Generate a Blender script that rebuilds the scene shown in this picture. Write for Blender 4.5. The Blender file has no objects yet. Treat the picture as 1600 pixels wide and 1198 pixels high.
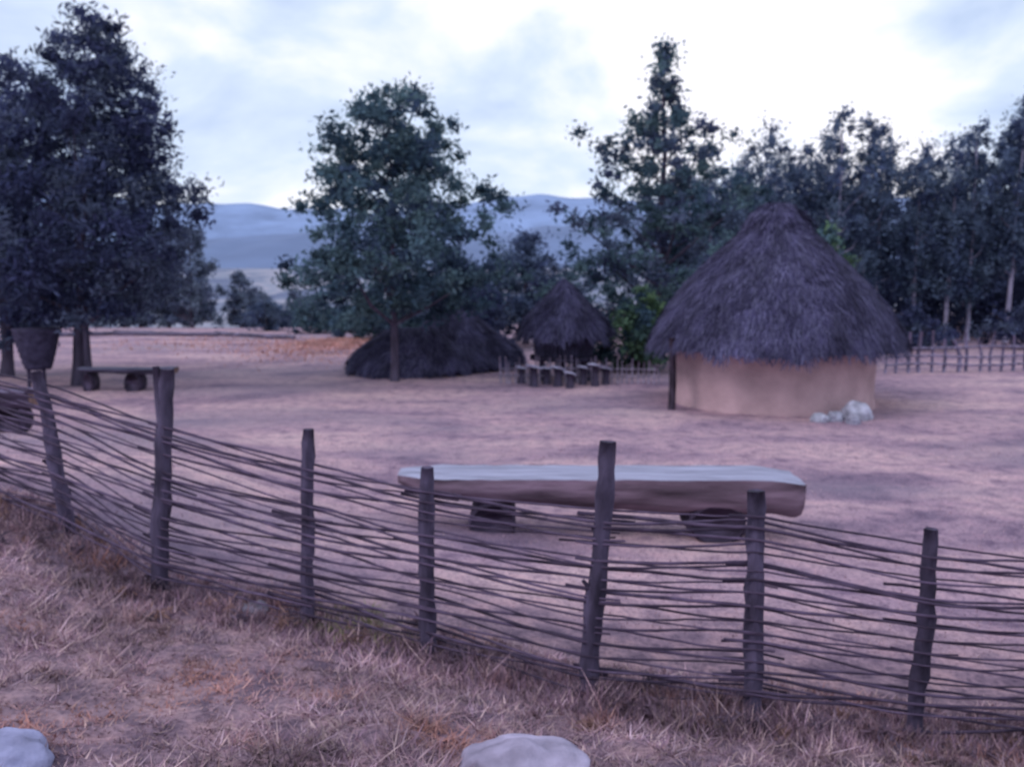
import bpy, math, random
import numpy as np
from mathutils import Vector, noise

rng = np.random.default_rng(7)
random.seed(7)
scene = bpy.context.scene
COL = scene.collection

# ------------------------------------------------------------------ helpers
def nz(x, y, z=0.0):
    return noise.noise(Vector((x, y, z)))

class MB:
    """mesh builder"""
    def __init__(s):
        s.v = []; s.f = []; s.c = []; s.n = 0
    def add(s, v, f, c=None):
        v = np.asarray(v, float).reshape(-1, 3)
        for q in f:
            s.f.append(tuple(int(i) + s.n for i in q))
        s.v.append(v)
        if c is None: c = (1, 1, 1)
        c = np.asarray(c, float)
        if c.ndim == 1: c = np.tile(c, (len(v), 1))
        s.c.append(c)
        s.n += len(v)
    def quads(s, v, c):
        n = len(v) // 4
        idx = (np.arange(n * 4).reshape(-1, 4) + s.n).tolist()
        s.f.extend(map(tuple, idx)); s.v.append(v); s.c.append(c); s.n += len(v)
    def tris(s, v, c):
        n = len(v) // 3
        idx = (np.arange(n * 3).reshape(-1, 3) + s.n).tolist()
        s.f.extend(map(tuple, idx)); s.v.append(v); s.c.append(c); s.n += len(v)
    def mesh(s, name, mats, smooth=True):
        me = bpy.data.meshes.new(name)
        v = np.concatenate(s.v); c = np.concatenate(s.c)
        me.from_pydata(v.tolist(), [], s.f)
        a = me.color_attributes.new("Col", 'FLOAT_COLOR', 'POINT')
        a.data.foreach_set("color", np.concatenate([c, np.ones((len(c), 1))], 1).ravel().astype(np.float32))
        if smooth:
            me.polygons.foreach_set("use_smooth", [True] * len(me.polygons))
        for m in (mats if isinstance(mats, (list, tuple)) else [mats]):
            me.materials.append(m)
        me.update()
        return me

def tube(mb, pts, rad, seg=8, c=(1, 1, 1), rough=0.0, cap=True, seed=0):
    pts = [Vector(p) for p in pts]
    n = len(pts)
    if not hasattr(rad, '__len__'): rad = [rad] * n
    V = []; F = []
    up = None
    for i, p in enumerate(pts):
        d = (pts[min(i + 1, n - 1)] - pts[max(i - 1, 0)]).normalized()
        if up is None:
            up = Vector((0, 0, 1)) if abs(d.z) < 0.8 else Vector((1, 0, 0))
        a = d.cross(up).normalized(); b = a.cross(d).normalized(); up = b
        for k in range(seg):
            t = 2 * math.pi * k / seg
            r = rad[i] * (1 + rough * nz(math.cos(t) * 1.5 + seed * 3.1, math.sin(t) * 1.5, i * 0.9 + seed))
            V.append(p + a * math.cos(t) * r + b * math.sin(t) * r)
    for i in range(n - 1):
        for k in range(seg):
            k2 = (k + 1) % seg
            F.append((i * seg + k, i * seg + k2, (i + 1) * seg + k2, (i + 1) * seg + k))
    if cap:
        F.append(tuple(range(seg)))
        F.append(tuple((n - 1) * seg + k for k in reversed(range(seg))))
    mb.add([tuple(v) for v in V], F, c)

def link(o):
    COL.objects.link(o); return o

def empty(name, loc, label, cat, group=None):
    o = bpy.data.objects.new(name, None)
    o.empty_display_size = 0.3
    o.location = loc
    o["label"] = label; o["category"] = cat
    if group: o["group"] = group
    return link(o)

def part(name, me, parent=None, loc=(0, 0, 0)):
    o = bpy.data.objects.new(name, me)
    link(o)
    if parent: o.parent = parent
    o.location = loc
    return o

def copy_thing(root, loc, rotz=0, scale=(1, 1, 1), label=None):
    r = root.copy(); link(r)
    r.location = loc; r.rotation_euler = (0, 0, rotz); r.scale = scale
    if label: r["label"] = label
    for ch in list(root.children):
        k = ch.copy(); link(k); k.parent = r
    return r

# ------------------------------------------------------------------ materials
def newmat(name):
    m = bpy.data.materials.new(name); m.use_nodes = True
    nt = m.node_tree
    b = nt.nodes["Principled BSDF"]
    b.inputs["Roughness"].default_value = 0.85
    b.inputs["Specular IOR Level"].default_value = 0.15
    return m, nt, b

def attr_mat(name, rough=0.8, nscale=6.0, lo=0.7, hi=1.3, bump=0.0, bscale=20, stretch=None, translucent=0.0):
    m, nt, b = newmat(name)
    at = nt.nodes.new("ShaderNodeVertexColor"); at.layer_name = "Col"
    tc = nt.nodes.new("ShaderNodeTexCoord")
    mp = nt.nodes.new("ShaderNodeMapping")
    nt.links.new(tc.outputs["Object"], mp.inputs[0])
    if stretch: mp.inputs["Scale"].default_value = stretch
    n = nt.nodes.new("ShaderNodeTexNoise"); n.inputs["Scale"].default_value = nscale
    n.inputs["Detail"].default_value = 4
    nt.links.new(mp.outputs[0], n.inputs["Vector"])
    mr = nt.nodes.new("ShaderNodeMapRange")
    mr.inputs[1].default_value = 0.3; mr.inputs[2].default_value = 0.7
    mr.inputs[3].default_value = lo; mr.inputs[4].default_value = hi
    nt.links.new(n.outputs[0], mr.inputs[0])
    mx = nt.nodes.new("ShaderNodeVectorMath"); mx.operation = 'SCALE'
    nt.links.new(at.outputs[0], mx.inputs[0]); nt.links.new(mr.outputs[0], mx.inputs["Scale"])
    nt.links.new(mx.outputs[0], b.inputs["Base Color"])
    b.inputs["Roughness"].default_value = rough
    if bump:
        bp = nt.nodes.new("ShaderNodeBump"); bp.inputs["Strength"].default_value = bump
        bp.inputs["Distance"].default_value = 0.03
        n2 = nt.nodes.new("ShaderNodeTexNoise"); n2.inputs["Scale"].default_value = bscale
        n2.inputs["Detail"].default_value = 8
        nt.links.new(mp.outputs[0], n2.inputs["Vector"])
        nt.links.new(n2.outputs[0], bp.inputs["Height"]); nt.links.new(bp.outputs[0], b.inputs["Normal"])
    if translucent:
        out = nt.nodes["Material Output"]
        tr = nt.nodes.new("ShaderNodeBsdfTranslucent")
        nt.links.new(mx.outputs[0], tr.inputs[0])
        ms = nt.nodes.new("ShaderNodeMixShader"); ms.inputs[0].default_value = translucent
        nt.links.new(b.outputs[0], ms.inputs[1]); nt.links.new(tr.outputs[0], ms.inputs[2])
        nt.links.new(ms.outputs[0], out.inputs[0])
    return m

M_leaf = attr_mat("leaf_foliage", 0.75, 0.9, 0.8, 1.25, translucent=0.35)
M_bark = attr_mat("bark", 0.9, 5, 0.6, 1.4, bump=0.8, bscale=14, stretch=(1, 1, 0.25))
M_wood = attr_mat("weathered_post_wood", 0.85, 9, 0.5, 1.7, bump=0.9, bscale=22, stretch=(1, 1, 0.3))
M_twig = attr_mat("twig_wood", 0.8, 7, 0.6, 1.5)
M_thatch = attr_mat("dark_thatch", 0.9, 2.0, 0.7, 1.35)
M_clay = attr_mat("clay_daub", 0.95, 1.8, 0.78, 1.12, bump=0.6, bscale=9)
M_stone = attr_mat("pale_stone", 0.85, 5, 0.5, 1.25, bump=0.9, bscale=10)
M_slab = attr_mat("pale_plank_wood", 0.75, 5, 0.7, 1.25, bump=0.7, bscale=14, stretch=(0.25, 2, 2))
M_log = attr_mat("brown_log_bark", 0.85, 4, 0.4, 1.6, bump=1.0, bscale=9, stretch=(0.3, 1.5, 1.5))
M_grass = attr_mat("dry_grass_blades", 0.85, 1.2, 0.65, 1.3)
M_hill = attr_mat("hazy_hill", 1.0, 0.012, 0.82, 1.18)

# ------------------------------------------------------------------ terrain
#        X      Y    base   lean/top (x)  top z  rail z
FENCE = [(-6.4, 8.6, 1.10, -6.45, 2.40, 2.27),
         (-4.9, 7.9, 1.02, -4.95, 2.33, 2.22),
         (-3.66, 7.2, 0.90, -3.84, 2.23, 2.12),
         (-2.69, 6.6, 0.60, -2.56, 2.31, 1.90),
         (-1.475, 6.2, 0.506, -1.43, 1.93, 1.68),
         (-0.563, 5.8, 0.464, -0.56, 1.745, 1.60),
         (0.468, 5.3, 0.391, 0.577, 2.01, 1.59),
         (1.469, 5.2, 0.338, 1.45, 1.73, 1.60),
         (2.474, 5.2, 0.192, 2.51, 1.50, 1.39),
         (3.58, 5.25, 0.08, 3.60, 1.42, 1.30),
         (4.7, 5.4, 0.02, 4.72, 1.33, 1.20)]
FX = [p[0] for p in FENCE]; FY = [p[1] for p in FENCE]; FZ = [p[2] for p in FENCE]
def sstep(t):
    t = min(1, max(0, t)); return t * t * (3 - 2 * t)
def G(x, y, fine=True):
    yf = float(np.interp(x, FX, FY))
    zf = sum(float(np.interp(x + o, FX, FZ)) for o in (-.5, -.25, 0, .25, .5)) / 5
    if y < yf:
        s = min((yf - y) / yf, 1.6)
        z = zf + (1.42 - zf) * s
    else:
        L = 4.3 + 5.5 * zf
        z = zf * (1 - sstep((y - yf) / L))
    edge = 47 + 35 * sstep((x + 4) / 18)
    if y > edge:
        z -= 24 * sstep((y - edge) / 150)
    z += 31 * sstep((y - 240) / 330)
    if fine and y < 60:
        z += 0.035 * nz(x * 0.9, y * 0.9) + 0.02 * nz(x * 2.7, y * 2.7, 5)
        if y < yf + 1: z += 0.035 * nz(x * 5, y * 5, 9) + .02 * nz(x * 11, y * 11, 3)
        z += 0.3 * math.exp(-(((x + 7.0) / 2.4) ** 2 + ((y - 37) / 4.0) ** 2))
    elif y >= 60:
        z += 1.2 * nz(x * 0.02, y * 0.02)* sstep((y-60)/60)
    return z

NU, NV = 261, 330
us = np.linspace(-1, 1, NU); xs = 3 * np.sinh(7.9 * us)
vs = np.linspace(math.asinh(-12 / 3), math.asinh(6500 / 3), NV); ys = 5 + 3 * np.sinh(vs)
mb = MB()
V = np.array([(x, y, G(x, y)) for y in ys for x in xs])
i = np.arange(NV - 1)[:, None] * NU + np.arange(NU - 1)[None, :]
i = i.ravel()
F = np.stack([i, i + 1, i + NU + 1, i + NU], 1).tolist()
mb.add(V, F)

m, nt, b = newmat("dry_ground")
def node(t, **k):
    n = nt.nodes.new(t)
    for a, v in k.items(): setattr(n, a, v)
    return n
geo = node("ShaderNodeNewGeometry")
def tex(scale, detail=6, vec=None, dist=0):
    n = node("ShaderNodeTexNoise"); n.inputs["Scale"].default_value = scale; n.inputs["Detail"].default_value = detail
    n.inputs["Distortion"].default_value = dist
    nt.links.new(vec or geo.outputs["Position"], n.inputs["Vector"]); return n
def ramp(src, stops):
    r = node("ShaderNodeValToRGB")
    e = r.color_ramp.elements
    e[0].position, e[0].color = stops[0][0], (*stops[0][1], 1)
    e[1].position, e[1].color = stops[-1][0], (*stops[-1][1], 1)
    for p, c in stops[1:-1]:
        q = e.new(p); q.color = (*c, 1)
    nt.links.new(src, r.inputs[0]); return r
def mix(f, a, c, mode='MIX'):
    x = node("ShaderNodeMix"); x.data_type = 'RGBA'; x.blend_type = mode
    if isinstance(f, float): x.inputs[0].default_value = f
    else: nt.links.new(f, x.inputs[0])
    for s, v in ((6, a), (7, c)):
        if isinstance(v, tuple): x.inputs[s].default_value = (*v, 1)
        else: nt.links.new(v, x.inputs[s])
    return x.outputs[2]
mpg = node("ShaderNodeMapping"); mpg.inputs["Scale"].default_value = (0.55, 1.0, 1.0)
nt.links.new(geo.outputs["Position"], mpg.inputs[0])
t1 = tex(0.6, 9, vec=mpg.outputs[0], dist=0.8); t2 = tex(4.0, 8); t3 = tex(28, 6); t4 = tex(0.22, 6, vec=mpg.outputs[0], dist=.7)
base = ramp(t1.outputs[0], [(0.30, (0.22, 0.155, 0.225)), (0.43, (0.38, 0.26, 0.33)), (0.56, (0.51, 0.35, 0.395)), (0.72, (0.62, 0.44, 0.46))]).outputs[0]
v2 = ramp(t2.outputs[0], [(0.3, (0.58, 0.56, 0.66)), (0.5, (1, 1, 1)), (0.72, (1.18, 1.1, 1.08))]).outputs[0]
v3 = ramp(t3.outputs[0], [(0.3, (0.5, 0.48, 0.56)), (0.52, (1, 1, 1)), (0.72, (1.3, 1.25, 1.22))]).outputs[0]
c = mix(1.0, base, v2, 'MULTIPLY'); c = mix(0.85, c, v3, 'MULTIPLY')
v4 = ramp(t4.outputs[0], [(0.48, (0, 0, 0)), (0.66, (.65, .65, .65))]).outputs[0]
c = mix(v4, c, (0.25, 0.205, 0.27))
sep = node("ShaderNodeSeparateXYZ"); nt.links.new(geo.outputs["Position"], sep.inputs[0])
# matted darker sod on the bank outside the fence
mrn = node("ShaderNodeMapRange"); mrn.inputs[1].default_value = 7.8; mrn.inputs[2].default_value = 6.0
mrn.inputs[3].default_value = 0.0; mrn.inputs[4].default_value = 0.8
nt.links.new(sep.outputs[1], mrn.inputs[0])
sod = ramp(t2.outputs[0], [(0.36, (0.12, 0.08, 0.115)), (0.5, (0.26, 0.17, 0.21)), (0.62, (0.38, 0.24, 0.26))]).outputs[0]
sod = mix(0.8, sod, v3, 'MULTIPLY')
c = mix(mrn.outputs[0], c, sod)
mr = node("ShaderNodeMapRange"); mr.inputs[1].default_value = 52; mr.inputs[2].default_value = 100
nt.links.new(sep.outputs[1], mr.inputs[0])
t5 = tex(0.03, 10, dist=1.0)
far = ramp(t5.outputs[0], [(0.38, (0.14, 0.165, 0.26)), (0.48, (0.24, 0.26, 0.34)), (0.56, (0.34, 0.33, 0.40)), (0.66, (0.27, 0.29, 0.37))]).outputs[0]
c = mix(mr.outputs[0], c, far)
nt.links.new(c, b.inputs["Base Color"]); b.inputs["Roughness"].default_value = 0.95
bp = node("ShaderNodeBump"); bp.inputs["Strength"].default_value = 0.7; bp.inputs["Distance"].default_value = 0.04
nt.links.new(t3.outputs[0], bp.inputs["Height"]); nt.links.new(bp.outputs[0], b.inputs["Normal"])
ground = part("ground", mb.mesh("ground", m)); ground["kind"] = "structure"

# hills and mountains; distance haze is put into their blue colours
def hill(name, d, depth, x0, x1, prof, col, amp, fs, seed, zb=-20):
    mb = MB(); nx, ny = 220, 14
    X = np.linspace(x0, x1, nx)
    V = []
    for j in range(ny):
        s = j / (ny - 1)
        for x in X:
            h = float(np.interp(x, [p[0] for p in prof], [p[1] for p in prof]))
            h += amp * nz(x * fs, seed, s * 0.7) + amp * 0.4 * nz(x * fs * 3.3, seed + 4, s * 2)
            k = math.sin(s * math.pi * 0.5) ** 0.9 if s <= 1 else 1
            V.append((x, d + depth * s, zb + (h - zb) * k + amp * 0.35 * nz(x * fs * 4, s * 5, seed) * k * (1 - s)))
    F = [(j * nx + i, j * nx + i + 1, (j + 1) * nx + i + 1, (j + 1) * nx + i) for j in range(ny - 1) for i in range(nx - 1)]
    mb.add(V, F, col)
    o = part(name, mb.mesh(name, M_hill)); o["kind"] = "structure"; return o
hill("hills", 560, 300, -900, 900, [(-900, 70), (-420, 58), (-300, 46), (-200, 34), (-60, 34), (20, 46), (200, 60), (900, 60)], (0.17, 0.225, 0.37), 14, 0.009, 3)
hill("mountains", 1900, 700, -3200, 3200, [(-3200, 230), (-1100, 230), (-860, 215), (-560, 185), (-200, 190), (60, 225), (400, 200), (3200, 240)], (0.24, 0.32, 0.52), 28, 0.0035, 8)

# ------------------------------------------------------------------ trees
def leaf_cloud(mb, centres, crad, per, size, cols, shade=0.5, flat=0.75, elong=1.5):
    n = len(centres)
    C = np.repeat(centres, per, 0); R = np.repeat(crad, per)
    d = rng.normal(size=(n * per, 3)); d /= np.linalg.norm(d, axis=1)[:, None]
    rr = np.minimum(np.abs(rng.normal(size=n * per)) * .62, 1.2)
    P = C + d * (R * rr)[:, None] * np.array([1, 1, flat])
    a = rng.normal(size=(n * per, 3)); a /= np.linalg.norm(a, axis=1)[:, None]
    b2 = rng.normal(size=(n * per, 3)); b2 -= a * (a * b2).sum(1)[:, None]; b2 /= np.linalg.norm(b2, axis=1)[:, None]
    s = (size * (0.6 + 0.8 * rng.random(n * per)))[:, None]
    a = a * s * 0.5 * elong; b2 = b2 * s * 0.5 / elong
    V = np.stack([P - a, P - b2, P + a, P + b2], 1).reshape(-1, 3)
    cols = np.asarray(cols)
    base = cols[rng.integers(0, len(cols), n)] * (1 + shade * (rng.random((n, 1)) - 0.5))
    c = np.repeat(base, per, 0) * (0.7 + 0.6 * rng.random((n * per, 1)))
    mb.quads(V, np.repeat(c, 4, 0))

def profile_centres(prof, n, seed, squash=1.0, lump=0.35, bias=0.6):
    zs = np.array([p[0] for p in prof]); rs = np.array([p[1] for p in prof])
    zz = np.linspace(zs[0], zs[-1], 400); w = np.interp(zz, zs, rs) + 0.15; w /= w.sum()
    z = rng.choice(zz, n, p=w) + rng.normal(0, 0.1, n)
    th = rng.random(n) * 2 * math.pi
    q = rng.random(n) ** bias
    out = []
    for i in range(n):
        r = np.interp(z[i], zs, rs)
        k = 1 + lump * 1.6 * nz(math.cos(th[i]) * 1.6 + seed, math.sin(th[i]) * 1.6, z[i] * 0.6)
        out.append((math.cos(th[i]) * r * k * q[i], math.sin(th[i]) * r * k * q[i] * squash, z[i]))
    return np.array(out)

LG = [(0.062, 0.108, 0.155), (0.085, 0.143, 0.18), (0.11, 0.175, 0.20), (0.057, 0.088, 0.15)]  # LG, DK, EU: violet haze and lifted shadows mixed into the leaf colours
DK = [(0.057, 0.070, 0.152), (0.075, 0.093, 0.177), (0.098, 0.122, 0.195), (0.05, 0.058, 0.13)]
EU = [(0.085, 0.118, 0.205), (0.11, 0.152, 0.24), (0.135, 0.182, 0.265), (0.07, 0.093, 0.18)]
LM = [(0.12, 0.20, 0.13), (0.16, 0.26, 0.14), (0.08, 0.14, 0.13)]

def tree(name, loc, prof, nclump, per, leaf, cols, label, cat="tree", trunk_r=0.16, trunk_h=None, lean=(0, 0), cr=(0.35, 0.75),
         limbs=14, bark=(0.085, 0.07, 0.11), seed=1, lump=0.35, squash=1.0, group=None, flat=0.75, bias=0.6, elong=1.5, multi=None):
    root = empty(name, loc, label, cat, group)
    cen = profile_centres(prof, nclump, seed, squash, lump, bias)
    top = prof[-1][0]; H = trunk_h or top * 0.93
    mb = MB()
    def axis(z):
        s = z / H
        return Vector((lean[0] * s + 0.12 * nz(z * 0.5, seed), lean[1] * s + 0.12 * nz(z * 0.5, seed + 9), z))
    zs = np.linspace(-0.25, H, 12)
    tube(mb, [axis(z) for z in zs], [trunk_r * (1 - 0.85 * max(0, z) / H) * (1.35 if z < 0.1 else 1) for z in zs], 9, bark, 0.35, seed=seed)
    if multi:
        for (mx, my) in multi:
            tube(mb, [(mx, my, -0.2), (mx * .9, my * .8, 1.0), (mx * .8, my * .5, 2.4), (mx * 0.5, my * .4, H * 0.6)],
                 [trunk_r * .8, trunk_r * .65, trunk_r * .5, trunk_r * .2], 8, bark, 0.35, seed=seed + 3)
    for k in range(limbs):
        e = Vector(cen[int(rng.integers(0, len(cen)))].tolist())
        z0 = min(max(prof[0][0] * 0.8, e.z - 0.4 - 0.45 * math.hypot(e.x, e.y)), H * 0.9)
        e.x += lean[0] * e.z / H; e.y += lean[1] * e.z / H
        s0 = axis(z0); mid = s0.lerp(e, 0.5) + Vector((rng.normal(0, .12), rng.normal(0, .12), -0.1))
        r0 = trunk_r * (1 - 0.85 * z0 / H) * 0.5
        tube(mb, [s0, mid, e], [r0, r0 * 0.6, r0 * 0.15], 6, bark, 0.2)
    part("trunk", mb.mesh("trunk", M_bark), root)
    mb = MB()
    cen[:, 0] += lean[0] * cen[:, 2] / H; cen[:, 1] += lean[1] * cen[:, 2] / H
    leaf_cloud(mb, cen, cr[0] + (cr[1] - cr[0]) * rng.random(len(cen)), per, leaf, cols, flat=flat, elong=elong)
    part("crown", mb.mesh("crown", M_leaf, smooth=False), root)
    return root

# big dark pine by the far bench
tree("pine_tree", (-11.95, 24.5, G(-11.95, 24.5)), [(1.9, 1.5), (2.7, 2.3), (3.6, 3.1), (4.5, 3.3), (5.6, 2.9), (6.8, 2.4), (7.8, 1.9), (8.7, 1.2), (9.7, 0.45)],
     430, 120, 0.11, DK, "large dark pine with forked trunk beside a log bench", trunk_r=0.15, lean=(0.75, 0), multi=[(0.42, -0.2)],
     seed=6, limbs=22, cr=(0.35, 0.72), lump=0.28, elong=1.8, bias=.5)
tree("pine_tree", (-15.0, 26.5, G(-15.0, 26.5)), [(1.2, 2.2), (2.5, 3.3), (5.5, 3.2), (7.6, 2.2), (8.9, 0.5)],
     280, 110, 0.12, DK, "dark bushy pine standing at the edge of the clearing", trunk_r=0.17, seed=12, elong=1.8)
# middle round tree
tree("leafy_tree", (-3.35, 25.4, G(-3.35, 25.4)), [(2.0, 2.5), (2.9, 3.35), (3.9, 3.15), (5.0, 2.9), (6.1, 2.5), (7.1, 1.8), (8.0, 0.7)],
     400, 105, 0.11, LG, "round leafy green tree growing beside a low thatched hut", trunk_r=0.12, seed=15, limbs=30, cr=(0.3, 0.6), lump=0.25, bias=0.56)
# tall spired tree behind the hut
tree("leafy_tree", (5.2, 31.5, G(5.2, 31.5)), [(1.0, 3.2), (3.0, 4.0), (4.4, 3.7), (5.0, 2.9), (6.2, 2.8), (7.0, 2.0), (7.6, 2.3), (8.4, 1.2), (9.0, 0.5), (9.6, 0.6), (10.6, 0.2)],
     410, 95, 0.12, LG[:3] + [DK[1], DK[2], EU[1]], "tall pointed green tree standing behind the thatched huts", trunk_r=0.2, seed=14, limbs=40, cr=(0.28, 0.65), lump=0.6, bias=0.5)
tree("pine_tree", (0.6, 39, G(0.6, 39)), [(0.6, 2.0), (2.0, 2.2), (3.4, 1.5), (4.7, 0.4)],
     110, 90, 0.15, EU, "dark conical pine behind the small granary hut", seed=21, elong=1.8)
tree("pine_tree", (-2.6, 41, G(-2.6, 41)), [(0.4, 2.0), (1.8, 2.2), (3.0, 1.5), (4.2, 0.4)],
     100, 90, 0.15, EU, "short dark pine at the edge of the clearing", seed=22, elong=1.8)

# eucalyptus wood: three kinds, copied
kinds = []
for k, (prof, th) in enumerate([
        ([(2.4, 0.7), (4.0, 1.0), (5.6, 1.4), (7.0, 1.5), (8.2, 1.1), (9.3, 0.3)], 8.9),
        ([(2.0, 0.8), (3.6, 1.1), (5.0, 1.4), (6.8, 1.6), (8.4, 1.2), (9.3, 0.7), (9.9, 0.2)], 9.4),
        ([(3.4, 0.6), (5.0, 0.9), (6.4, 1.3), (7.9, 1.4), (9.4, 0.9), (10.6, 0.2)], 10.0)]):
    spots = [(11.8, 41.5), (14.4, 40.0), (22.3, 40.5)]
    x, y = spots[k]
    r = tree("eucalyptus_tree", (x, y, G(x, y)), prof, 100, 85, 0.13, EU, "tall slender dark eucalyptus in a dense wood", trunk_r=0.11, trunk_h=th,
             seed=31 + k, limbs=12, cr=(0.28, 0.68), lump=0.5, group="eucalyptus trees of the wood", bark=(0.34, 0.31, 0.43), lean=(0.3 * (k - 1), 0), bias=.55, flat=1.2)
    kinds.append(r)
for (x, y, k, s) in [(13.0, 42.5, 0, .88), (15.9, 41, 1, .98), (17.2, 42.5, 2, .90), (18.4, 41.2, 0, .88), (19.6, 40.6, 0, .93), (20.9, 41.2, 1, .96), (23.4, 42.3, 2, .93),
                     (24.9, 40.5, 0, .92), (26.4, 42.0, 1, .95), (28.5, 41.0, 2, .9), (30.5, 42.5, 1, .95),
                     (12.4, 47.5, 0, .92), (14.8, 46.5, 2, .88), (16.6, 48.0, 1, 1.02), (19.0, 47.8, 1, .92), (21.6, 47.3, 0, 1.0), (24.0, 47, 2, .94), (26.3, 47.8, 1, .97), (28.9, 47, 0, .95),
                     (10.0, 45.5, 0, .84), (8.4, 43, 1, .78), (9.9, 40.5, 0, .8), (8.2, 38, 0, .68), (10.9, 37.8, 1, .72)]:
    copy_thing(kinds[k], (x, y, G(x, y)), rng.random() * 6.28, (s * 1.02, s * 1.02, s))

# mass of the wood behind, one stuff object
mb = MB(); cen = []
for _ in range(850):
    x = rng.uniform(8, 44); y = rng.uniform(50, 60); cen.append((x, y, G(x, y) + rng.random() ** 1.0 * (7.4 + 2.6 * nz(x * .5, 3))))
for _ in range(380):
    x = rng.uniform(8.5, 38); y = rng.uniform(43, 49); cen.append((x, y, rng.random() * 3.0))
leaf_cloud(mb, np.array(cen), 0.8 + 0.8 * rng.random(len(cen)), 75, 0.22, [DK[0], DK[1], (.055, .068, .135)])
o = part("undergrowth", mb.mesh("undergrowth", M_leaf, False)); o["kind"] = "stuff"

# background pines beyond the clearing, haze painted into their paler leaf colours
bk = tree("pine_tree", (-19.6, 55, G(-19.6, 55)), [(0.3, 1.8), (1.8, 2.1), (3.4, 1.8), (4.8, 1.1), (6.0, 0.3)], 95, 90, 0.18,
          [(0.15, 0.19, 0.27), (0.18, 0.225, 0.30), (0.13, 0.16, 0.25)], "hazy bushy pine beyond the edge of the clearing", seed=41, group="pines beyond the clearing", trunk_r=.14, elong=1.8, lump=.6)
for (x, y, s) in [(-17.2, 57, .66), (-21.6, 56.5, .86), (-23.6, 57, .95), (-26, 60, .95), (-28.5, 62, .9), (-32, 64, 1.0), (-36, 66, 1.1), (-22.6, 82, .85), (-41, 66, 1.1), (-12, 74, .6), (-16.0, 66, .55),
                  (-20, 86, .9), (-16, 84, .8), (-24.8, 88, 1.05), (-14.2, 92, 1.0), (-18.6, 98, 1.1), (-23.6, 104, 1.35), (-10, 88, .9), (-7.5, 80, .8), (-28, 100, 1.4)]:
    copy_thing(bk, (x, y, G(x, y)), rng.random() * 6, (s, s, s * .88))

# shrubs
def shrub(loc, w, h, cols, label, seed, n=70, per=80, leaf=.115):
    x, y = loc
    root = empty("shrub", (x, y, G(x, y)), label, "shrub")
    mb = MB()
    for k in range(7):
        a = rng.random() * 6.28
        tube(mb, [(0, 0, -.1), (math.cos(a) * w * .2, math.sin(a) * w * .2, h * .4), (math.cos(a) * w * .4, math.sin(a) * w * .4, h * .8)], [.05, .03, .01], 5, (.06, .05, .05))
    part("stem", mb.mesh("stem", M_bark), root)
    mb = MB(); cen = profile_centres([(0.15, w * .42), (h * .5, w * .5), (h * .85, w * .3), (h, w * .08)], n, seed)
    leaf_cloud(mb, cen, .2 + .3 * rng.random(n), per, leaf, cols)
    part("foliage", mb.mesh("foliage", M_leaf, False), root)
shrub((4.0, 27.8), 2.2, 2.5, LM + [LG[0]], "bright green shrub between two thatched huts", 51, 90)
shrub((2.6, 29.0), 2.2, 1.9, LG, "dark green shrub behind the granary hut", 52)
shrub((9.9, 28.5), 2.6, 4.6, LM + [LG[1]], "yellow green bush behind the large hut", 53, 120)
shrub((-7.2, 42), 4.0, 1.7, LG, "low green bush at the clearing edge", 54, 90)
shrub((-5.6, 39), 3.8, 2.5, LG, "dark green bush behind the low hut", 55, 110)
shrub((-1.6, 36.5), 4.2, 2.7, DK, "dark wide bush behind the small huts", 60, 120)
shrub((-10.2, 47), 3.4, 1.5, LG, "low green bush past the clearing edge", 56, 70)
shrub((-13.4, 49), 2.6, 1.5, EU, "low bluish bush past the clearing edge", 61, 60)
shrub((12.6, 36), 3.2, 1.7, DK, "dark shrub in front of the wood", 57, 70)
shrub((16.5, 37), 4.0, 1.5, DK, "dark shrub along the rail fence", 58, 80)
shrub((21.5, 37), 4.4, 1.7, DK, "dark shrub near the wood edge", 59, 80)

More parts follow.
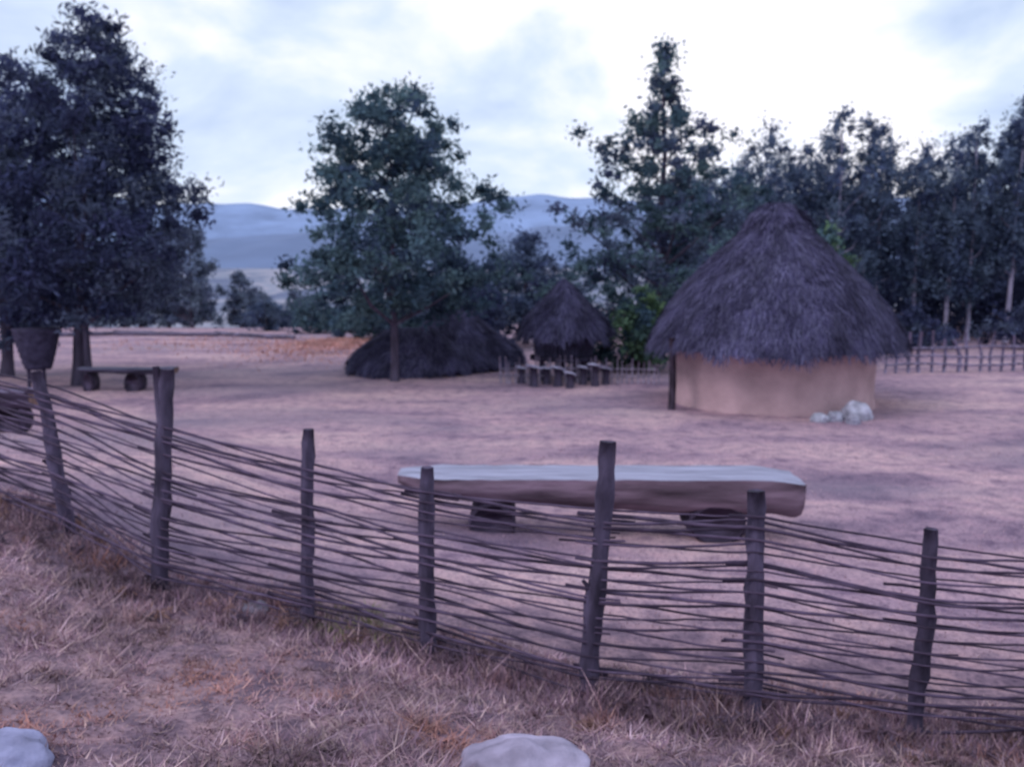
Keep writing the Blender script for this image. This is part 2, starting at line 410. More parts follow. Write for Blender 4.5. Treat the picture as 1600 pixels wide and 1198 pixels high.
# ------------------------------------------------------------------ thatch
TH = np.array([(0.064, 0.058, 0.124), (0.085, 0.079, 0.155), (0.108, 0.103, 0.185), (0.048, 0.043, 0.097)])
def thatch(prof, sx=1, sy=1, n=9000, L=0.5, W=0.045, seed=0, lumps=0.06, ridge=0.0, tone=1.0, puff=.11, layers=13, ly=.4):
    """prof [(R,Z)...] from top to eave; ridge = half length of a ridge along x"""
    mb = MB(); R = np.array([p[0] for p in prof]); Z = np.array([p[1] for p in prof])
    S = np.concatenate([[0], np.cumsum(np.hypot(np.diff(R), np.diff(Z)))]); S /= S[-1]
    def P(th, s, off=0):
        r = np.interp(s, S, R) + off; z = np.interp(s, S, Z)
        lm = 1 + lumps * np.sin(th * 3 + seed) * np.sin(s * 7 + seed) + lumps * .6 * np.sin(th * 7 + seed * 2)*s
        cx = np.cos(th)
        return np.stack([r * lm * cx * sx + ridge * np.tanh(cx * 4), r * lm * np.sin(th) * sy, z + off * 0.6 + lumps * 1.2 * np.sin(th * 5 + seed) * s], -1)
    ns, nt_ = 14, 48
    V = np.array([P(2 * math.pi * k / nt_, j / (ns - 1)) for j in range(ns) for k in range(nt_)])
    F = [(j * nt_ + k, j * nt_ + (k + 1) % nt_, (j + 1) * nt_ + (k + 1) % nt_, (j + 1) * nt_ + k) for j in range(ns - 1) for k in range(nt_)]
    F.append(tuple(range(nt_)))
    mb.add(V, F, TH[3] * tone)
    V2 = np.array([P(2 * math.pi * k / nt_, j / 3 * 0.97) * np.array([.93, .93, 1]) - np.array([0, 0, .16]) for j in range(4) for k in range(nt_)])
    F2 = [(j * nt_ + k, (j + 1) * nt_ + k, (j + 1) * nt_ + (k + 1) % nt_, j * nt_ + (k + 1) % nt_) for j in range(3) for k in range(nt_)]
    mb.add(V2, F2, TH[3] * tone)
    s = rng.random(n) ** 0.62
    th = rng.random(n) * 2 * math.pi
    wob = .025 * np.sin(th * 11 + seed) + .02 * np.sin(th * 23 + 2 * seed)
    lay = np.floor(s * layers) / layers + rng.random(n) * 0.04 + wob
    s = np.where(rng.random(n) < ly, lay, s); s = np.clip(s, 0, 1)
    total = np.hypot(np.diff(R), np.diff(Z)).sum()
    l = L * (0.5 + 1.0 * rng.random(n)) / total
    a = P(th, s, 0.015 + 0.03 * rng.random(n))
    dth = rng.normal(0, 0.04, n)
    s2 = s + l
    b2 = P(th + dth, np.minimum(s2, 1), 0.025 + puff * rng.random(n) ** 2)
    over = np.maximum(s2 - 1, 0)[:, None] * total * (1 + .3 * np.sin(th * 17 + seed) * np.sin(th * 5))[:, None]
    outd = np.stack([np.cos(th), np.sin(th), np.zeros(n)], 1)
    b2 = b2 + over * (np.array([0, 0, -0.72]) + outd * 0.25)
    side = np.stack([-np.sin(th), np.cos(th), rng.normal(0, .2, n)], 1) * (W * (0.5 + rng.random((n, 1))))
    Q = np.stack([a - side / 2, a + side / 2, b2 + side * 0.2, b2 - side * 0.2], 1).reshape(-1, 3)
    pt = 1 + .3 * np.sin(th * 4.0 + seed + 3 * s) * np.sin(th * 9 + s * 8)
    c = TH[rng.integers(0, 4, n)] * (0.75 + 0.5 * rng.random((n, 1))) * tone * pt[:, None]
    mb.quads(Q, np.repeat(c, 4, 0))
    return mb.mesh("thatch_roof", M_thatch, False)

def clay_wall(r, h, col, sx=1, sy=1, thick=0.15):
    mb = MB(); n = 64; V = []; F = []
    zs = [-0.15, 0.0, 0.15, h * 0.5, h * 0.8, h]
    for rr in (r, r - thick):
        for z in zs:
            for k in range(n):
                t = 2 * math.pi * k / n
                q = rr * (1 + 0.02 * nz(math.cos(t) * 3, math.sin(t) * 3, z * 1.5) + (0.015 if z < .1 else 0))
                V.append((q * math.cos(t) * sx, q * math.sin(t) * sy, z))
    m_ = len(zs)
    for j in range(m_ - 1):
        for k in range(n):
            k2 = (k + 1) % n
            F.append((j * n + k, j * n + k2, (j + 1) * n + k2, (j + 1) * n + k))
            o_ = m_ * n
            F.append((o_ + j * n + k, o_ + (j + 1) * n + k, o_ + (j + 1) * n + k2, o_ + j * n + k2))
    for k in range(n):
        k2 = (k + 1) % n
        F.append(((m_ - 1) * n + k, (m_ - 1) * n + k2, (2 * m_ - 1) * n + k2, (2 * m_ - 1) * n + k))
    mb.add(V, F, col)
    return mb.mesh("clay_wall", M_clay)

# main hut
hut = empty("thatched_hut", (6.2, 21.3, G(6.2, 21.3)), "large round clay hut under a shaggy dark thatched cone roof", "hut")
part("wall", clay_wall(2.30, 1.9, (0.53, 0.365, 0.395)), hut)
roof = part("roof", thatch([(0.02, 4.5), (0.3, 4.38), (0.85, 3.92), (1.45, 3.35), (2.05, 2.75), (2.5, 2.2), (2.85, 1.62), (2.96, 1.33)], n=38000, L=.27, W=.030, seed=1.3, lumps=.022, puff=.07, layers=13, ly=.5, tone=.95), hut)
mbc = thatch([(0.02, 4.66), (0.26, 4.60), (0.50, 4.42), (0.74, 4.10)], n=3000, L=.22, W=.028, seed=2, tone=1.15)
cap = part("roof_cap", mbc, roof)
for (x, y) in [(-2.62, -1.35), (-1.3, 2.5), (1.6, 2.3)]:
    mb = MB()
    tube(mb, [(x, y, -.1), (x + .02, y, .6), (x, y + .02, 1.6)], [.085, .08, .07], 9, (.045, .033, .05), .3)
    part("eave_post", mb.mesh("eave_post", M_wood), hut)
for k in range(16):
    t = 2 * math.pi * k / 16 + .1
    mb = MB(); c_, s_ = math.cos(t), math.sin(t)
    tube(mb, [(c_ * 2.22, s_ * 2.22, 2.1), (c_ * 2.75, s_ * 2.75, 1.45)], [.035, .03], 6, (.05, .04, .045))
    part("rafter", mb.mesh("rafter", M_wood), roof)

# low sagging hut
low = empty("thatched_hut", (-3.1, 28.1, G(-3.1, 28.1)), "low dark thatched hut with roof sagging nearly to the ground", "hut")
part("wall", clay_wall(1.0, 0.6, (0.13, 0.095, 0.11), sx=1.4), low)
part("roof", thatch([(0.02, 1.36), (0.4, 1.22), (1.0, 0.88), (1.6, 0.48), (1.9, 0.12)], sx=0.85, sy=1.0, n=14000, L=.3, W=.032, seed=.4, lumps=.08, ridge=.5, tone=1.0), low)
low2 = empty("thatched_hut", (-1.85, 29.5, G(-1.85, 29.5)), "small dark thatched hut with rounded cone roof", "hut")
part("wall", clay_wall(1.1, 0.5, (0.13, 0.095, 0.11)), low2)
part("roof", thatch([(0.02, 2.2), (0.25, 2.05), (0.7, 1.6), (1.3, 1.05), (1.9, .6), (2.2, .25)], n=14000, L=.30, W=.032, seed=2.2, lumps=.08, tone=1.0), low2)

# granary on stilts
gr = empty("granary_hut", (1.5, 25.9, G(1.5, 25.9)), "small raised granary with pointed dark thatch on wooden legs", "granary")
mb = MB()
for t in np.linspace(0, 6.283, 44)[:-1]:
    tube(mb, [(math.cos(t) * .80, math.sin(t) * .80, .72), (math.cos(t) * .84, math.sin(t) * .84, 1.6)], [.065, .06], 6, (.05, .045, .085), .2, seed=t)
part("wall", mb.mesh("stick_wall", M_wood), gr)
part("roof", thatch([(0.02, 2.88), (.14, 2.75), (.6, 2.25), (1.1, 1.75), (1.35, 1.3)], n=10000, L=.28, W=.028, seed=.9, tone=.9, lumps=.05), gr)
mb = MB()
for k in range(13):
    yy = -.85 + k * 1.7 / 12
    hw = math.sqrt(max(0.1, .9 ** 2 - yy * yy)) + .08
    tube(mb, [(-hw, yy, .64 + .01 * (k % 3)), (hw, yy, .64)], [.06, .055], 7, (.08, .07, .12), .15, seed=k)
part("platform", mb.mesh("platform", M_wood), gr)
for (x, y) in [(-.65, -.5), (-.22, -.75), (.3, -.75), (.68, -.45), (-.6, .6), (.6, .6), (0, .75)]:
    mb = MB(); tube(mb, [(x, y, -.15), (x * 1.02, y, .2), (x, y, .62)], [.08, .07, .075], 8, (.06, .05, .085), .3, seed=x)
    part("leg", mb.mesh("leg", M_wood), gr)
# little stump seats in front
for (X, Y, h, r, w_) in [(.25, 24.9, .45, .11, 1.5), (.58, 24.2, .55, .12, 1.8), (.95, 24.7, .46, .10, 1.5), (1.25, 24.3, .50, .13, 1.7), (1.55, 23.9, .42, .12, 1.5), (1.95, 24.6, .5, .11, 1.6), (2.25, 24.2, .58, .11, 2.0), (2.6, 24.7, .46, .12, 1.5)]:
    st = empty("wooden_stool", (X, Y, G(X, Y)), "small stump stool with pale worn top near the granary", "stool", "stump stools by the granary")
    mb = MB(); tube(mb, [(0, 0, -.08), (.02, 0, h * .5), (0, 0, h - .04)], [r * 1.05, r * .8, r * .9], 10, (.06, .05, .085), .45, seed=X); part("stump", mb.mesh("stump", M_wood), st)
    mb = MB(); tube(mb, [(0, 0, h - .045), (.01, .01, h)], [r * w_, r * w_ * .92], 12, (.38, .37, .51), .35, seed=X); part("seat", mb.mesh("seat", M_slab, False), st)

# tapered storage basket raised on stakes under the big pine
bx, by = -12.75, 24.0
bk_ = empty("storage_basket", (bx, by, G(bx, by)), "dark tapered woven storage basket on stakes under a pine", "basket")
mb = MB(); V = []; F = []; n_ = 36; zz = np.linspace(.5, 1.6, 15)
for j, z in enumerate(zz):
    for k in range(n_):
        t = 2 * math.pi * k / n_
        r = (.30 + .28 * (j / 14) ** .8) * (1 + .05 * math.cos(math.pi * (k // 2 + j)))
        V.append((r * math.cos(t), r * math.sin(t), z))
for j in range(14):
    for k in range(n_): F.append((j * n_ + k, j * n_ + (k + 1) % n_, (j + 1) * n_ + (k + 1) % n_, (j + 1) * n_ + k))
F.append(tuple(reversed(range(n_)))); F.append(tuple(14 * n_ + k for k in range(n_)))
mb.add(V, F, (.055, .048, .09)); part("basket_body", mb.mesh("basket_body", M_twig), bk_)
for (x, y) in [(-.22, -.12), (.22, -.12), (0, .25)]:
    mb = MB(); tube(mb, [(x, y, -.15), (x * .9, y, .55)], [.05, .045], 7, (.06, .05, .09), .2); part("leg", mb.mesh("leg", M_wood), bk_)

# ------------------------------------------------------------------ benches (log slab on blocks)
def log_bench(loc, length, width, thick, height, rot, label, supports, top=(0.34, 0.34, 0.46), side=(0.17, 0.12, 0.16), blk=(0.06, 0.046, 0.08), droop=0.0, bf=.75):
    x, y = loc
    root = empty("log_bench", (x, y, G(x, y)), label, "bench"); root.rotation_euler = (0, 0, rot)
    def tpw(s):
        if s < .12: return .42 + .58 * math.sin(s / .12 * math.pi / 2)
        if s > .97: return 1 - .10 * ((s - .97) / .03) ** 2
        return 1.0
    mb = MB(); n = 44; V = []; F = []; Cc = []
    arc = 17
    ss = np.concatenate([np.linspace(0, .12, 8)[:-1], np.linspace(.12, .97, n - 14), np.linspace(.97, 1, 6)[1:]]); n = len(ss)
    def zt(s): return height + .035 * nz(s * 5, 7) + .012 * nz(s * 22, 3) - droop * max(0, (s - .75) / .25) ** 2
    def wd(s, side_): return width / 2 * (tpw(s) + .07 * nz(s * 5, side_ * 3) + .03 * nz(s * 20, side_))
    for i in range(n):
        s = ss[i]; X = -length / 2 + length * s
        tp = tpw(s)
        th = thick * (0.58 + 0.42 * sstep(s * 1.25)) * tp * (1 + .08 * nz(s * 6, 20))
        z0 = zt(s)
        for k in range(arc):
            a = math.pi * k / (arc - 1)
            cs = math.cos(a)
            px = math.copysign(abs(cs) ** .5, cs)
            skew = .10 * (1 - abs(cs)) * (1 if s > .9 else 0)
            V.append((X - skew * (s - .9) * 3, wd(s, 1 if cs > 0 else -1) * px * (1 + .04 * nz(s * 9, k)), z0 - th * math.sin(a) ** .7 * (1 + .12 * nz(s * 8, k * .7, 3)) - .015))
            Cc.append(tuple(q * (.75 + .5 * (.5 + nz(s * 4, k * .3, 9))) for q in side))
    for i in range(n - 1):
        for k in range(arc - 1):
            F.append((i * arc + k, i * arc + k + 1, (i + 1) * arc + k + 1, (i + 1) * arc + k))
    F.append(tuple(range(arc - 1, -1, -1)))
    mb.add(V, F, np.array(Cc))
    part("log_body", mb.mesh("log_body", M_log, True), root)
    mb = MB(); endv = V[(n - 1) * arc:]
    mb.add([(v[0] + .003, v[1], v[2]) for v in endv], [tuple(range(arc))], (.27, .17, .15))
    part("cut_end", mb.mesh("cut_end", M_log, False), root)
    mb = MB(); V = []; F = []
    m_ = 7
    for i in range(n):
        s = ss[i]; X = -length / 2 + length * s
        z0 = zt(s)
        for k in range(m_):
            q = -1 + 2 * k / (m_ - 1)
            V.append((X, wd(s, 1 if q > 0 else -1) * q * .99, z0 + .014 * nz(s * 16, q * 2) - (.016 if abs(q) > .9 else 0)))
    for i in range(n - 1):
        for k in range(m_ - 1):
            F.append((i * m_ + k, (i + 1) * m_ + k, (i + 1) * m_ + k + 1, i * m_ + k + 1))
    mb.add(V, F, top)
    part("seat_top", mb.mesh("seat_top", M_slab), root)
    for (sx_, r) in supports:
        mb = MB()
        hh = (height - thick * bf)
        V = []; F = []; seg = 16
        ys_ = [-width * .44, -width * .4, 0, width * .4, width * .44]
        for j, yy in enumerate(ys_):
            for k in range(seg):
                a = 2 * math.pi * k / seg
                q = .9 if j in (0, 4) else 1
                V.append((sx_ + r * q * math.cos(a) * (1 + .1 * nz(k, j, sx_)), yy, hh * .42 + (hh * .62) * q * math.sin(a)))
        for j in range(4):
            for k in range(seg):
                F.append((j * seg + k, j * seg + (k + 1) % seg, (j + 1) * seg + (k + 1) % seg, (j + 1) * seg + k))
        F.append(tuple(range(seg))); F.append(tuple(4 * seg + k for k in reversed(range(seg))))
        mb.add(V, F, blk)
        part("support_block", mb.mesh("support_block", M_log), root)
    return root
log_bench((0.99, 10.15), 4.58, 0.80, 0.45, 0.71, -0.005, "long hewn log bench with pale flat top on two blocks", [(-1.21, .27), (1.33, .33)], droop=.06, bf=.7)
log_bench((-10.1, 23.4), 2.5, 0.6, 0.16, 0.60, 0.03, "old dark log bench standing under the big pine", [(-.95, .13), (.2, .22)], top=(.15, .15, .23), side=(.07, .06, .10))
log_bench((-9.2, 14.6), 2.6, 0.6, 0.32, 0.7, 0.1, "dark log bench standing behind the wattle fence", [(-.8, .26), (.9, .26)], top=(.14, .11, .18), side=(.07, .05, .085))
for (x0, y0, x1, y1, r) in [(-20, 45.0, -14.5, 44.2, .14), (-14.9, 45, -10.2, 42, .12), (-23.5, 43.5, -18.3, 45.9, .13)]:
    mb = MB(); ln = math.hypot(x1 - x0, y1 - y0)
    tube(mb, [((x1 - x0) * t, (y1 - y0) * t, G(x0 + (x1 - x0) * t, y0 + (y1 - y0) * t) - G(x0, y0) + r * .8) for t in np.linspace(0, 1, 8)], [r * (1 - .3 * t) for t in np.linspace(0, 1, 8)], 8, (.14, .12, .18), .25, seed=x0)
    o = part("fallen_log", mb.mesh("fallen_log", M_log)); o.location = (x0, y0, G(x0, y0))
    o["label"] = "long grey log lying at the clearing edge"; o["category"] = "log"; o["group"] = "logs along the clearing edge"

# ------------------------------------------------------------------ wattle fence
wf = empty("wattle_fence", (FENCE[5][0], FENCE[5][1], FENCE[5][2]), "woven wattle fence of dark rough posts and thin branches", "fence")
O = Vector(wf.location)
for i, (x, y, zb, xt, zt, zr) in enumerate(FENCE):
    mb = MB(); r = [.045, .05, .054, .060, .044, .052, .057, .055, .047, .045, .045][i]
    zb_ = G(x, y)
    zz = np.linspace(zb_ - .25, zt, 18); pts = []
    for z in zz:
        s = (z - zb_) / (zt - zb_)
        pts.append(Vector((x + (xt - x) * s + .018 * nz(z * 2.4, i * 3.7), y + .02 * nz(z * 2, i * 5.1, 4), z)) - O)
    shade = .8 + .5 * random.random()
    tube(mb, pts, [r * (1.12 - .16 * (k / 17)) * (1 + .10 * nz(k * .9, i * 2.2)) * (.85 if k == 17 else 1) for k in range(18)], 12, (.08 * shade, .064 * shade, .11 * shade), .4, seed=i)
    if i == 3:  # forked top
        tube(mb, [pts[12], pts[15] + Vector((-.05, 0, 0)), pts[17] + Vector((-.08, 0, .02))], [.035, .035, .025], 8, (.08, .064, .105), .3, seed=3)
    if i in (2, 6):
        tube(mb, [pts[8] + Vector((0.03, 0, 0)), pts[9] + Vector((-.09, -.02, .02))], [.025, .012], 6, (.08, .064, .105), .2)
    part("post", mb.mesh("post", M_wood), wf)
def fpt(s, h, row, jit):
    i = int(min(max(math.floor(s), 0), len(FENCE) - 2)); t = s - i
    A, B = FENCE[i], FENCE[i + 1]
    x = A[0] + (B[0] - A[0]) * t; y = A[1] + (B[1] - A[1]) * t
    zb = A[2] + (B[2] - A[2]) * t; zr = A[5] + (B[5] - A[5]) * t
    xs_ = (A[3] - A[0]) + ((B[3] - B[0]) - (A[3] - A[0])) * t
    dx, dy = B[0] - A[0], B[1] - A[1]; L = math.hypot(dx, dy); nx, ny = -dy / L, dx / L
    off = .060 * math.cos(math.pi * (s + row))
    hz = zb + .08 + (zr - zb - .08) * h
    sag = -.008 * math.sin(math.pi * t) * (1 - h * .3)
    return Vector((x + nx * off + xs_ * h, y + ny * off, hz + sag + jit))
rows = 30
NB = len(FENCE) - 1
cnt = 0
for row in range(rows):
    h0 = 1 - row / (rows - 1)
    cuts = [0] + random.choice([[3, 7], [4, 7], [2, 6], [3, 6], [4, 8], [5]]) + [NB]
    for s, e in zip(cuts[:-1], cuts[1:]):
        if cnt >= 99: break
        hh = h0 + random.gauss(0, .016); tilt = random.gauss(0, .045)
        s_, e_ = max(0, s - random.uniform(.05, .25)), min(NB, e + random.uniform(.05, .25))
        n = max(5, int((e_ - s_) * 9)); sd = random.random() * 50
        pts = [fpt(s_ + (e_ - s_) * k / n, hh + tilt * (k / n - .5), row, .025 * nz(k * .12, sd) + .006 * nz(k * .7, sd)) - O for k in range(n + 1)]
        r = random.uniform(.0062, .012)
        sh = random.uniform(.65, 1.5)
        mb = MB(); tube(mb, pts, [r * (1.15 - .5 * k / n) for k in range(n + 1)], 6, (.08 * sh, .057 * sh, .098 * sh), .2, seed=sd)
        part("woven_branch", mb.mesh("woven_branch", M_twig), wf); cnt += 1

# rail fence on the far side
rf = empty("rail_fence", (11.5, 27.5, G(11.5, 27.5)), "rustic rail fence of close grey stakes along the wood", "fence")
for k in range(36):
    X = k * .39 + rng.normal(0, .08); h = .8 + .55 * rng.random(); mb = MB(); Y = .14 * X
    r_ = .035 + .03 * rng.random()
    tube(mb, [(X, Y, -.2), (X + rng.normal(0, .03), Y, .5), (X + rng.normal(0, .08), Y, h)], [r_, r_, r_ * .75], 6, (.19, .165, .25), .3, seed=k)
    part("post", mb.mesh("post", M_wood), rf)
for j, z in enumerate([.25, .5, .78]):
    for k in range(3):
        mb = MB(); X0 = k * 4.2; X1 = X0 + 4.5
        tube(mb, [(X0 + (X1 - X0) * t, .14 * (X0 + (X1 - X0) * t) - .06, z + .08 * nz(t * 2, j, k)) for t in np.linspace(0, 1, 7)], .038, 6, (.19, .165, .25), .2)
        part("rail", mb.mesh("rail", M_wood), rf)
# low stick fence near the granary
sf = empty("stick_fence", (-.3, 24.9, G(-.3, 24.9)), "low fence of thin upright sticks in front of the granary", "fence")
for k in range(32):
    X = k * .14 + rng.normal(0, .025); h = .5 + .35 * rng.random(); mb = MB(); Y = -.05 * X
    tube(mb, [(X, Y, -.1), (X + rng.normal(0, .03), Y, h)], [.026, .02], 5, (.28, .24, .33), .2)
    part("stick", mb.mesh("stick", M_twig), sf)
for z in (.22, .42):
    mb = MB(); tube(mb, [(0, -.03, z), (2.1, -.14, z + .02), (4.35, -.24, z)], .016, 5, (.28, .24, .33)); part("rail", mb.mesh("rail", M_twig), sf)

# ------------------------------------------------------------------ rocks
import bmesh
def rock(loc, s, col, label, seed, sink=.3):
    bm = bmesh.new(); bmesh.ops.create_icosphere(bm, subdivisions=4, radius=1)
    me = bpy.data.meshes.new("rock")
    for v in bm.verts:
        p = v.co; k = 1 + .28 * nz(p.x * 1.3 + seed, p.y * 1.3, p.z * 1.3) + .14 * nz(p.x * 3.5, p.y * 3.5 + seed, p.z * 3.5) + .05 * nz(p.x * 9, p.y * 9 + seed, p.z * 9)
        v.co = Vector((p.x * k * s[0], p.y * k * s[1], p.z * k * s[2]))
    bm.to_mesh(me); bm.free()
    a = me.color_attributes.new("Col", 'FLOAT_COLOR', 'POINT')
    a.data.foreach_set("color", np.tile(np.array([*col, 1], np.float32), len(me.vertices)))
    me.polygons.foreach_set("use_smooth", [True] * len(me.polygons)); me.materials.append(M_stone)
    x, y = loc
    o = part("rock", me); o.location = (x, y, G(x, y) + s[2] * (1 - 2 * sink)); o["label"] = label; o["category"] = "rock"
    return o
rock((.03, 3.86), (.30, .24, .14), (.40, .35, .48), "pale grey rock half buried in dry grass", 1.0, .40)
rock((-2.18, 3.58), (.21, .17, .10), (.32, .32, .50), "small bluish rock in dry grass", 2.0, .40)
rock((-1.9, 6.35), (.13, .1, .07), (.26, .23, .3), "small pale stone below the wattle fence", 3.0, .45)
rock((6.35, 18.3), (.19, .16, .13), (.44, .44, .54), "small whitish rock lying by the clay hut", 4.0)
rock((6.72, 18.45), (.18, .16, .15), (.38, .38, .48), "small grey white rock beside the clay hut", 5.0)
rock((7.25, 18.6), (.30, .25, .26), (.50, .50, .62), "large whitish boulder in front of the clay hut", 6.0)
rock((6.98, 18.1), (.14, .13, .10), (.32, .31, .40), "small grey stone beside the whitish boulder", 7.0)

# ------------------------------------------------------------------ grass
def blades(pts, H, W, cols, lean):
    n = len(pts); a = rng.random(n) * 6.283
    side = np.stack([np.cos(a), np.sin(a), np.zeros(n)], 1) * (W * (.6 + .8 * rng.random(n)))[:, None] * .5
    la = rng.random(n) * 6.283; lm = H * lean * rng.random(n)
    tip = pts + np.stack([np.cos(la) * lm, np.sin(la) * lm, H], 1)
    V = np.stack([pts - side, pts + side, tip], 1).reshape(-1, 3)
    return V, np.repeat(cols, 3, 0)
GC = np.array([(.46, .30, .335), (.58, .41, .41), (.35, .22, .28), (.24, .15, .21), (.50, .355, .42)])
mb = MB(); pts = []; H = []; C = []; LN = []
N = 190000
X = rng.uniform(-7.0, 6.0, N); U = rng.random(N)
for k in range(N):
    x = X[k]; yf = float(np.interp(x, FX, FY)); y = 2.6 + (yf + .5 - 2.6) * U[k]
    if abs(x) > .72 * y + .5: continue
    dn = nz(x * .9, y * .9, 2) + .7 * nz(x * 3, y * 3, 6) + .6 * nz(x * 8, y * 8, 16)
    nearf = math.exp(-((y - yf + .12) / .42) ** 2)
    if dn < -.3 and random.random() < .35 and nearf < .3: continue
    pts.append((x, y, G(x, y) - .01)); h = random.uniform(.012, .038) * (1 + 1.8 * max(0, dn)) * (1 + 3.0 * nearf * random.random())
    LN.append(3.2 if nearf < .3 else 1.3)
    H.append(h)
    c_ = GC[random.randrange(5)] * random.uniform(.7, 1.2) * (1 + .7 * nz(x * 1.4, y * 1.4, 30) + .7 * nz(x * 5, y * 5, 31))
    if dn < 0: c_ = c_ * .8
    red = math.exp(-(((x + 1.65) / .4) ** 2 + ((y - 4.75) / .35) ** 2)) + .8 * math.exp(-(((x + 2.3) / .4) ** 2 + ((y - 3.9) / .3) ** 2)) + 1.0 * max(0, nz(x * 2.0, y * 2.0, 77) - .18) * 2
    red = min(1, red) * .75
    c_ = c_ * (1 - red) + np.array((.48, .22, .17)) * red * random.uniform(.5, 1.2)
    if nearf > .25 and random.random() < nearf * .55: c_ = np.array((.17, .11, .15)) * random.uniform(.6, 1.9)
    g = .8 * math.exp(-(((x + 1.05) / .3) ** 2 + ((y - 6.25) / .35) ** 2))
    if random.random() < g: c_ = np.array((.26, .25, .13)) * random.uniform(.7, 1.3)
    C.append(c_)
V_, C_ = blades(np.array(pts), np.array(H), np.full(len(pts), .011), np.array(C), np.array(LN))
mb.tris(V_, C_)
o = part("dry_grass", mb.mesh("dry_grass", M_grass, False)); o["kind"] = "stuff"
mb = MB(); pts = []; H = []; C = []
for k in range(60000):
    x = random.uniform(-14, 12); q = random.random(); y = 6.5 + 17 * q ** 1.2
    yf = float(np.interp(x, FX, FY))
    if y < yf + .4: continue
    dn = nz(x * .5, y * .5, 12) + .5 * nz(x * 2, y * 2, 6)
    if dn < .0 and random.random() < .8: continue
    pts.append((x, y, G(x, y) - .01)); H.append(random.uniform(.015, .045)); C.append(GC[random.randrange(5)] * random.uniform(.7, 1.2))
for k in range(7500):   # straw-coloured dry tufts beside the low hut and at the clearing edge
    if k < 5500: x = random.gauss(-7.0, 1.5); y = random.gauss(36, 2.3)
    else: x = random.gauss(-12.0, 3.5); y = random.gauss(40, 2.5)
    pts.append((x, y, G(x, y) - .02)); H.append(random.uniform(.03, .14)); C.append(np.array((.62, .345, .30)) * random.uniform(.75, 1.15))
V_, C_ = blades(np.array(pts), np.array(H), np.where(np.array(pts)[:, 1] > 28, .06, .014), np.array(C), 1.6)
mb.tris(V_, C_)
o = part("short_grass", mb.mesh("short_grass", M_grass, False)); o["kind"] = "stuff"
# dark dry weeds along the fence foot
mb = MB(); cen = []
for k in range(130):
    x = random.uniform(-5.5, 4.5); yf = float(np.interp(x, FX, FY)); y = yf + random.gauss(-.15, .25)
    cen.append((x, y, G(x, y) + random.uniform(.0, .07)))
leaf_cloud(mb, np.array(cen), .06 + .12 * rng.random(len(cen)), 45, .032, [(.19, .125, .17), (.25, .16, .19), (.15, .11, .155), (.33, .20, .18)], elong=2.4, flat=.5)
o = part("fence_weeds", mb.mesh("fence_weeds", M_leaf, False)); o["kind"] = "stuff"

# ------------------------------------------------------------------ sky, sun, camera
w = bpy.data.worlds.new("World"); scene.world = w; w.use_nodes = True
nt = w.node_tree
bg = nt.nodes["Background"]
sky = nt.nodes.new("ShaderNodeTexSky"); sky.sky_type = 'NISHITA'; sky.sun_disc = False
SE, SR = math.radians(42), math.radians(245)
sky.sun_elevation = SE; sky.sun_rotation = SR
tc = nt.nodes.new("ShaderNodeTexCoord"); mp = nt.nodes.new("ShaderNodeMapping")
mp.inputs["Scale"].default_value = (1.0, 1.0, 1.9); mp.inputs["Location"].default_value = (2.3, 4.2, 1.55)
nt.links.new(tc.outputs["Generated"], mp.inputs[0])
n1 = nt.nodes.new("ShaderNodeTexNoise"); n1.inputs["Scale"].default_value = 4.2; n1.inputs["Detail"].default_value = 6; n1.inputs["Roughness"].default_value = .5
n1.inputs["Distortion"].default_value = .25
nt.links.new(mp.outputs[0], n1.inputs["Vector"])
def lobe(direction, lo, gain):
    """broad bank of thinner (bright) or thicker (grey) cloud around a sky direction"""
    dp = nt.nodes.new("ShaderNodeVectorMath"); dp.operation = 'DOT_PRODUCT'
    dp.inputs[1].default_value = Vector(direction).normalized()
    nt.links.new(tc.outputs["Generated"], dp.inputs[0])
    r_ = nt.nodes.new("ShaderNodeMapRange"); r_.interpolation_type = 'SMOOTHSTEP'
    r_.inputs[1].default_value = lo; r_.inputs[2].default_value = 1.0; r_.inputs[3].default_value = 0; r_.inputs[4].default_value = gain
    nt.links.new(dp.outputs["Value"], r_.inputs[0]); return r_.outputs[0]
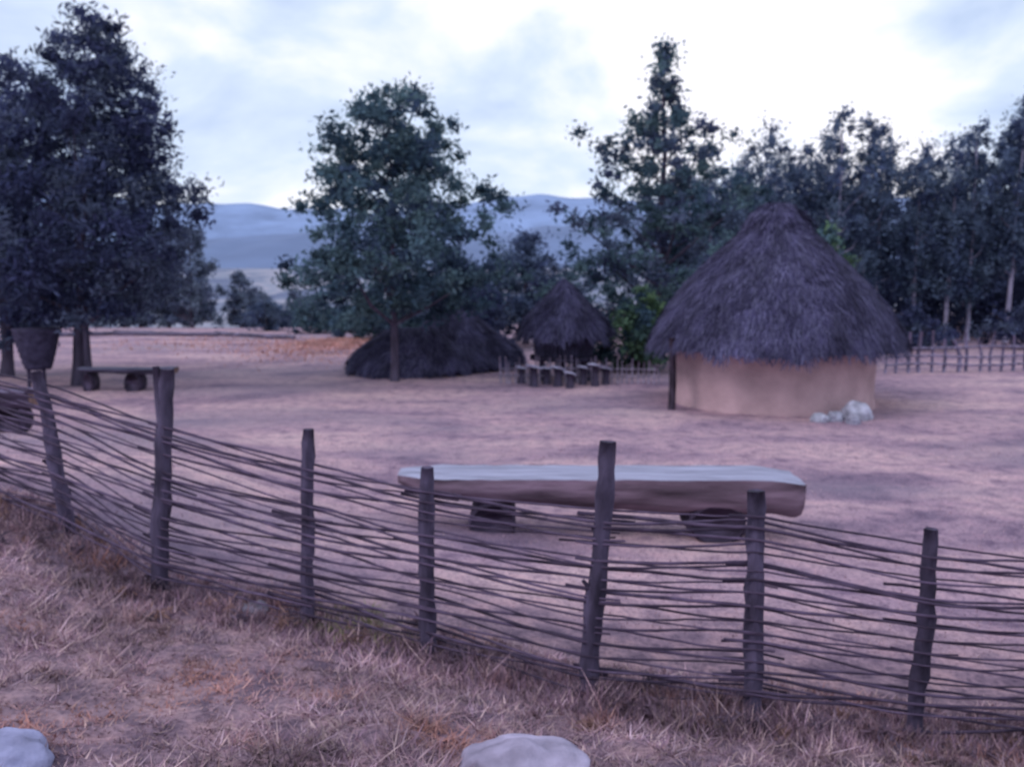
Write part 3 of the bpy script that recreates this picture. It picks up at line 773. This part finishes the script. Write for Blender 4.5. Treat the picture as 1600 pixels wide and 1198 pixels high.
def addn(a, b2):
    q_ = nt.nodes.new("ShaderNodeMath"); q_.operation = 'ADD'; nt.links.new(a, q_.inputs[0]); nt.links.new(b2, q_.inputs[1]); return q_.outputs[0]
f = addn(n1.outputs[0], lobe((-.22, 1, .14), .93, .10))
f = addn(f, lobe((.35, 1, .34), .93, .05))
f = addn(f, lobe((-.40, 1, .30), .95, -.11))
rp = nt.nodes.new("ShaderNodeValToRGB")
e = rp.color_ramp.elements
e[0].position = .36; e[0].color = (.46, .57, .80, 1)
e[1].position = .62; e[1].color = (1.02, 1.01, 1.09, 1)
q = e.new(.49); q.color = (.66, .76, .95, 1)
nt.links.new(f, rp.inputs[0])
bg2 = nt.nodes.new("ShaderNodeBackground"); bg2.inputs[1].default_value = 1.2
nt.links.new(rp.outputs[0], bg2.inputs[0])
nt.links.new(sky.outputs[0], bg.inputs[0]); bg.inputs[1].default_value = 0.10
ms = nt.nodes.new("ShaderNodeMixShader"); ms.inputs[0].default_value = .92
nt.links.new(bg.outputs[0], ms.inputs[1]); nt.links.new(bg2.outputs[0], ms.inputs[2])
nt.links.new(ms.outputs[0], nt.nodes["World Output"].inputs[0])

sun = bpy.data.lights.new("sun", 'SUN'); sun.energy = 0.9; sun.angle = math.radians(18); sun.color = (1, .9, .98)
so = link(bpy.data.objects.new("sun", sun))
d = Vector((math.sin(SR) * math.cos(SE), math.cos(SR) * math.cos(SE), math.sin(SE)))
so.rotation_euler = d.to_track_quat('Z', 'Y').to_euler(); so.location = (0, 0, 30)

cam = bpy.data.cameras.new("camera"); co = link(bpy.data.objects.new("camera", cam))
cam.sensor_width = 36; cam.lens = 36 * 1400 / 1600
co.location = (0, 0, 3.0); co.rotation_euler = (math.radians(90 - 6.88), 0, 0)
cam.clip_end = 12000; cam.clip_start = .05
cam.dof.use_dof = True; cam.dof.focus_distance = 2.1
cam.dof.aperture_fstop = (cam.lens / 1000) / 0.009
scene.camera = co
scene.view_settings.view_transform = 'Standard'
scene.view_settings.look = 'None'; scene.view_settings.exposure = 0
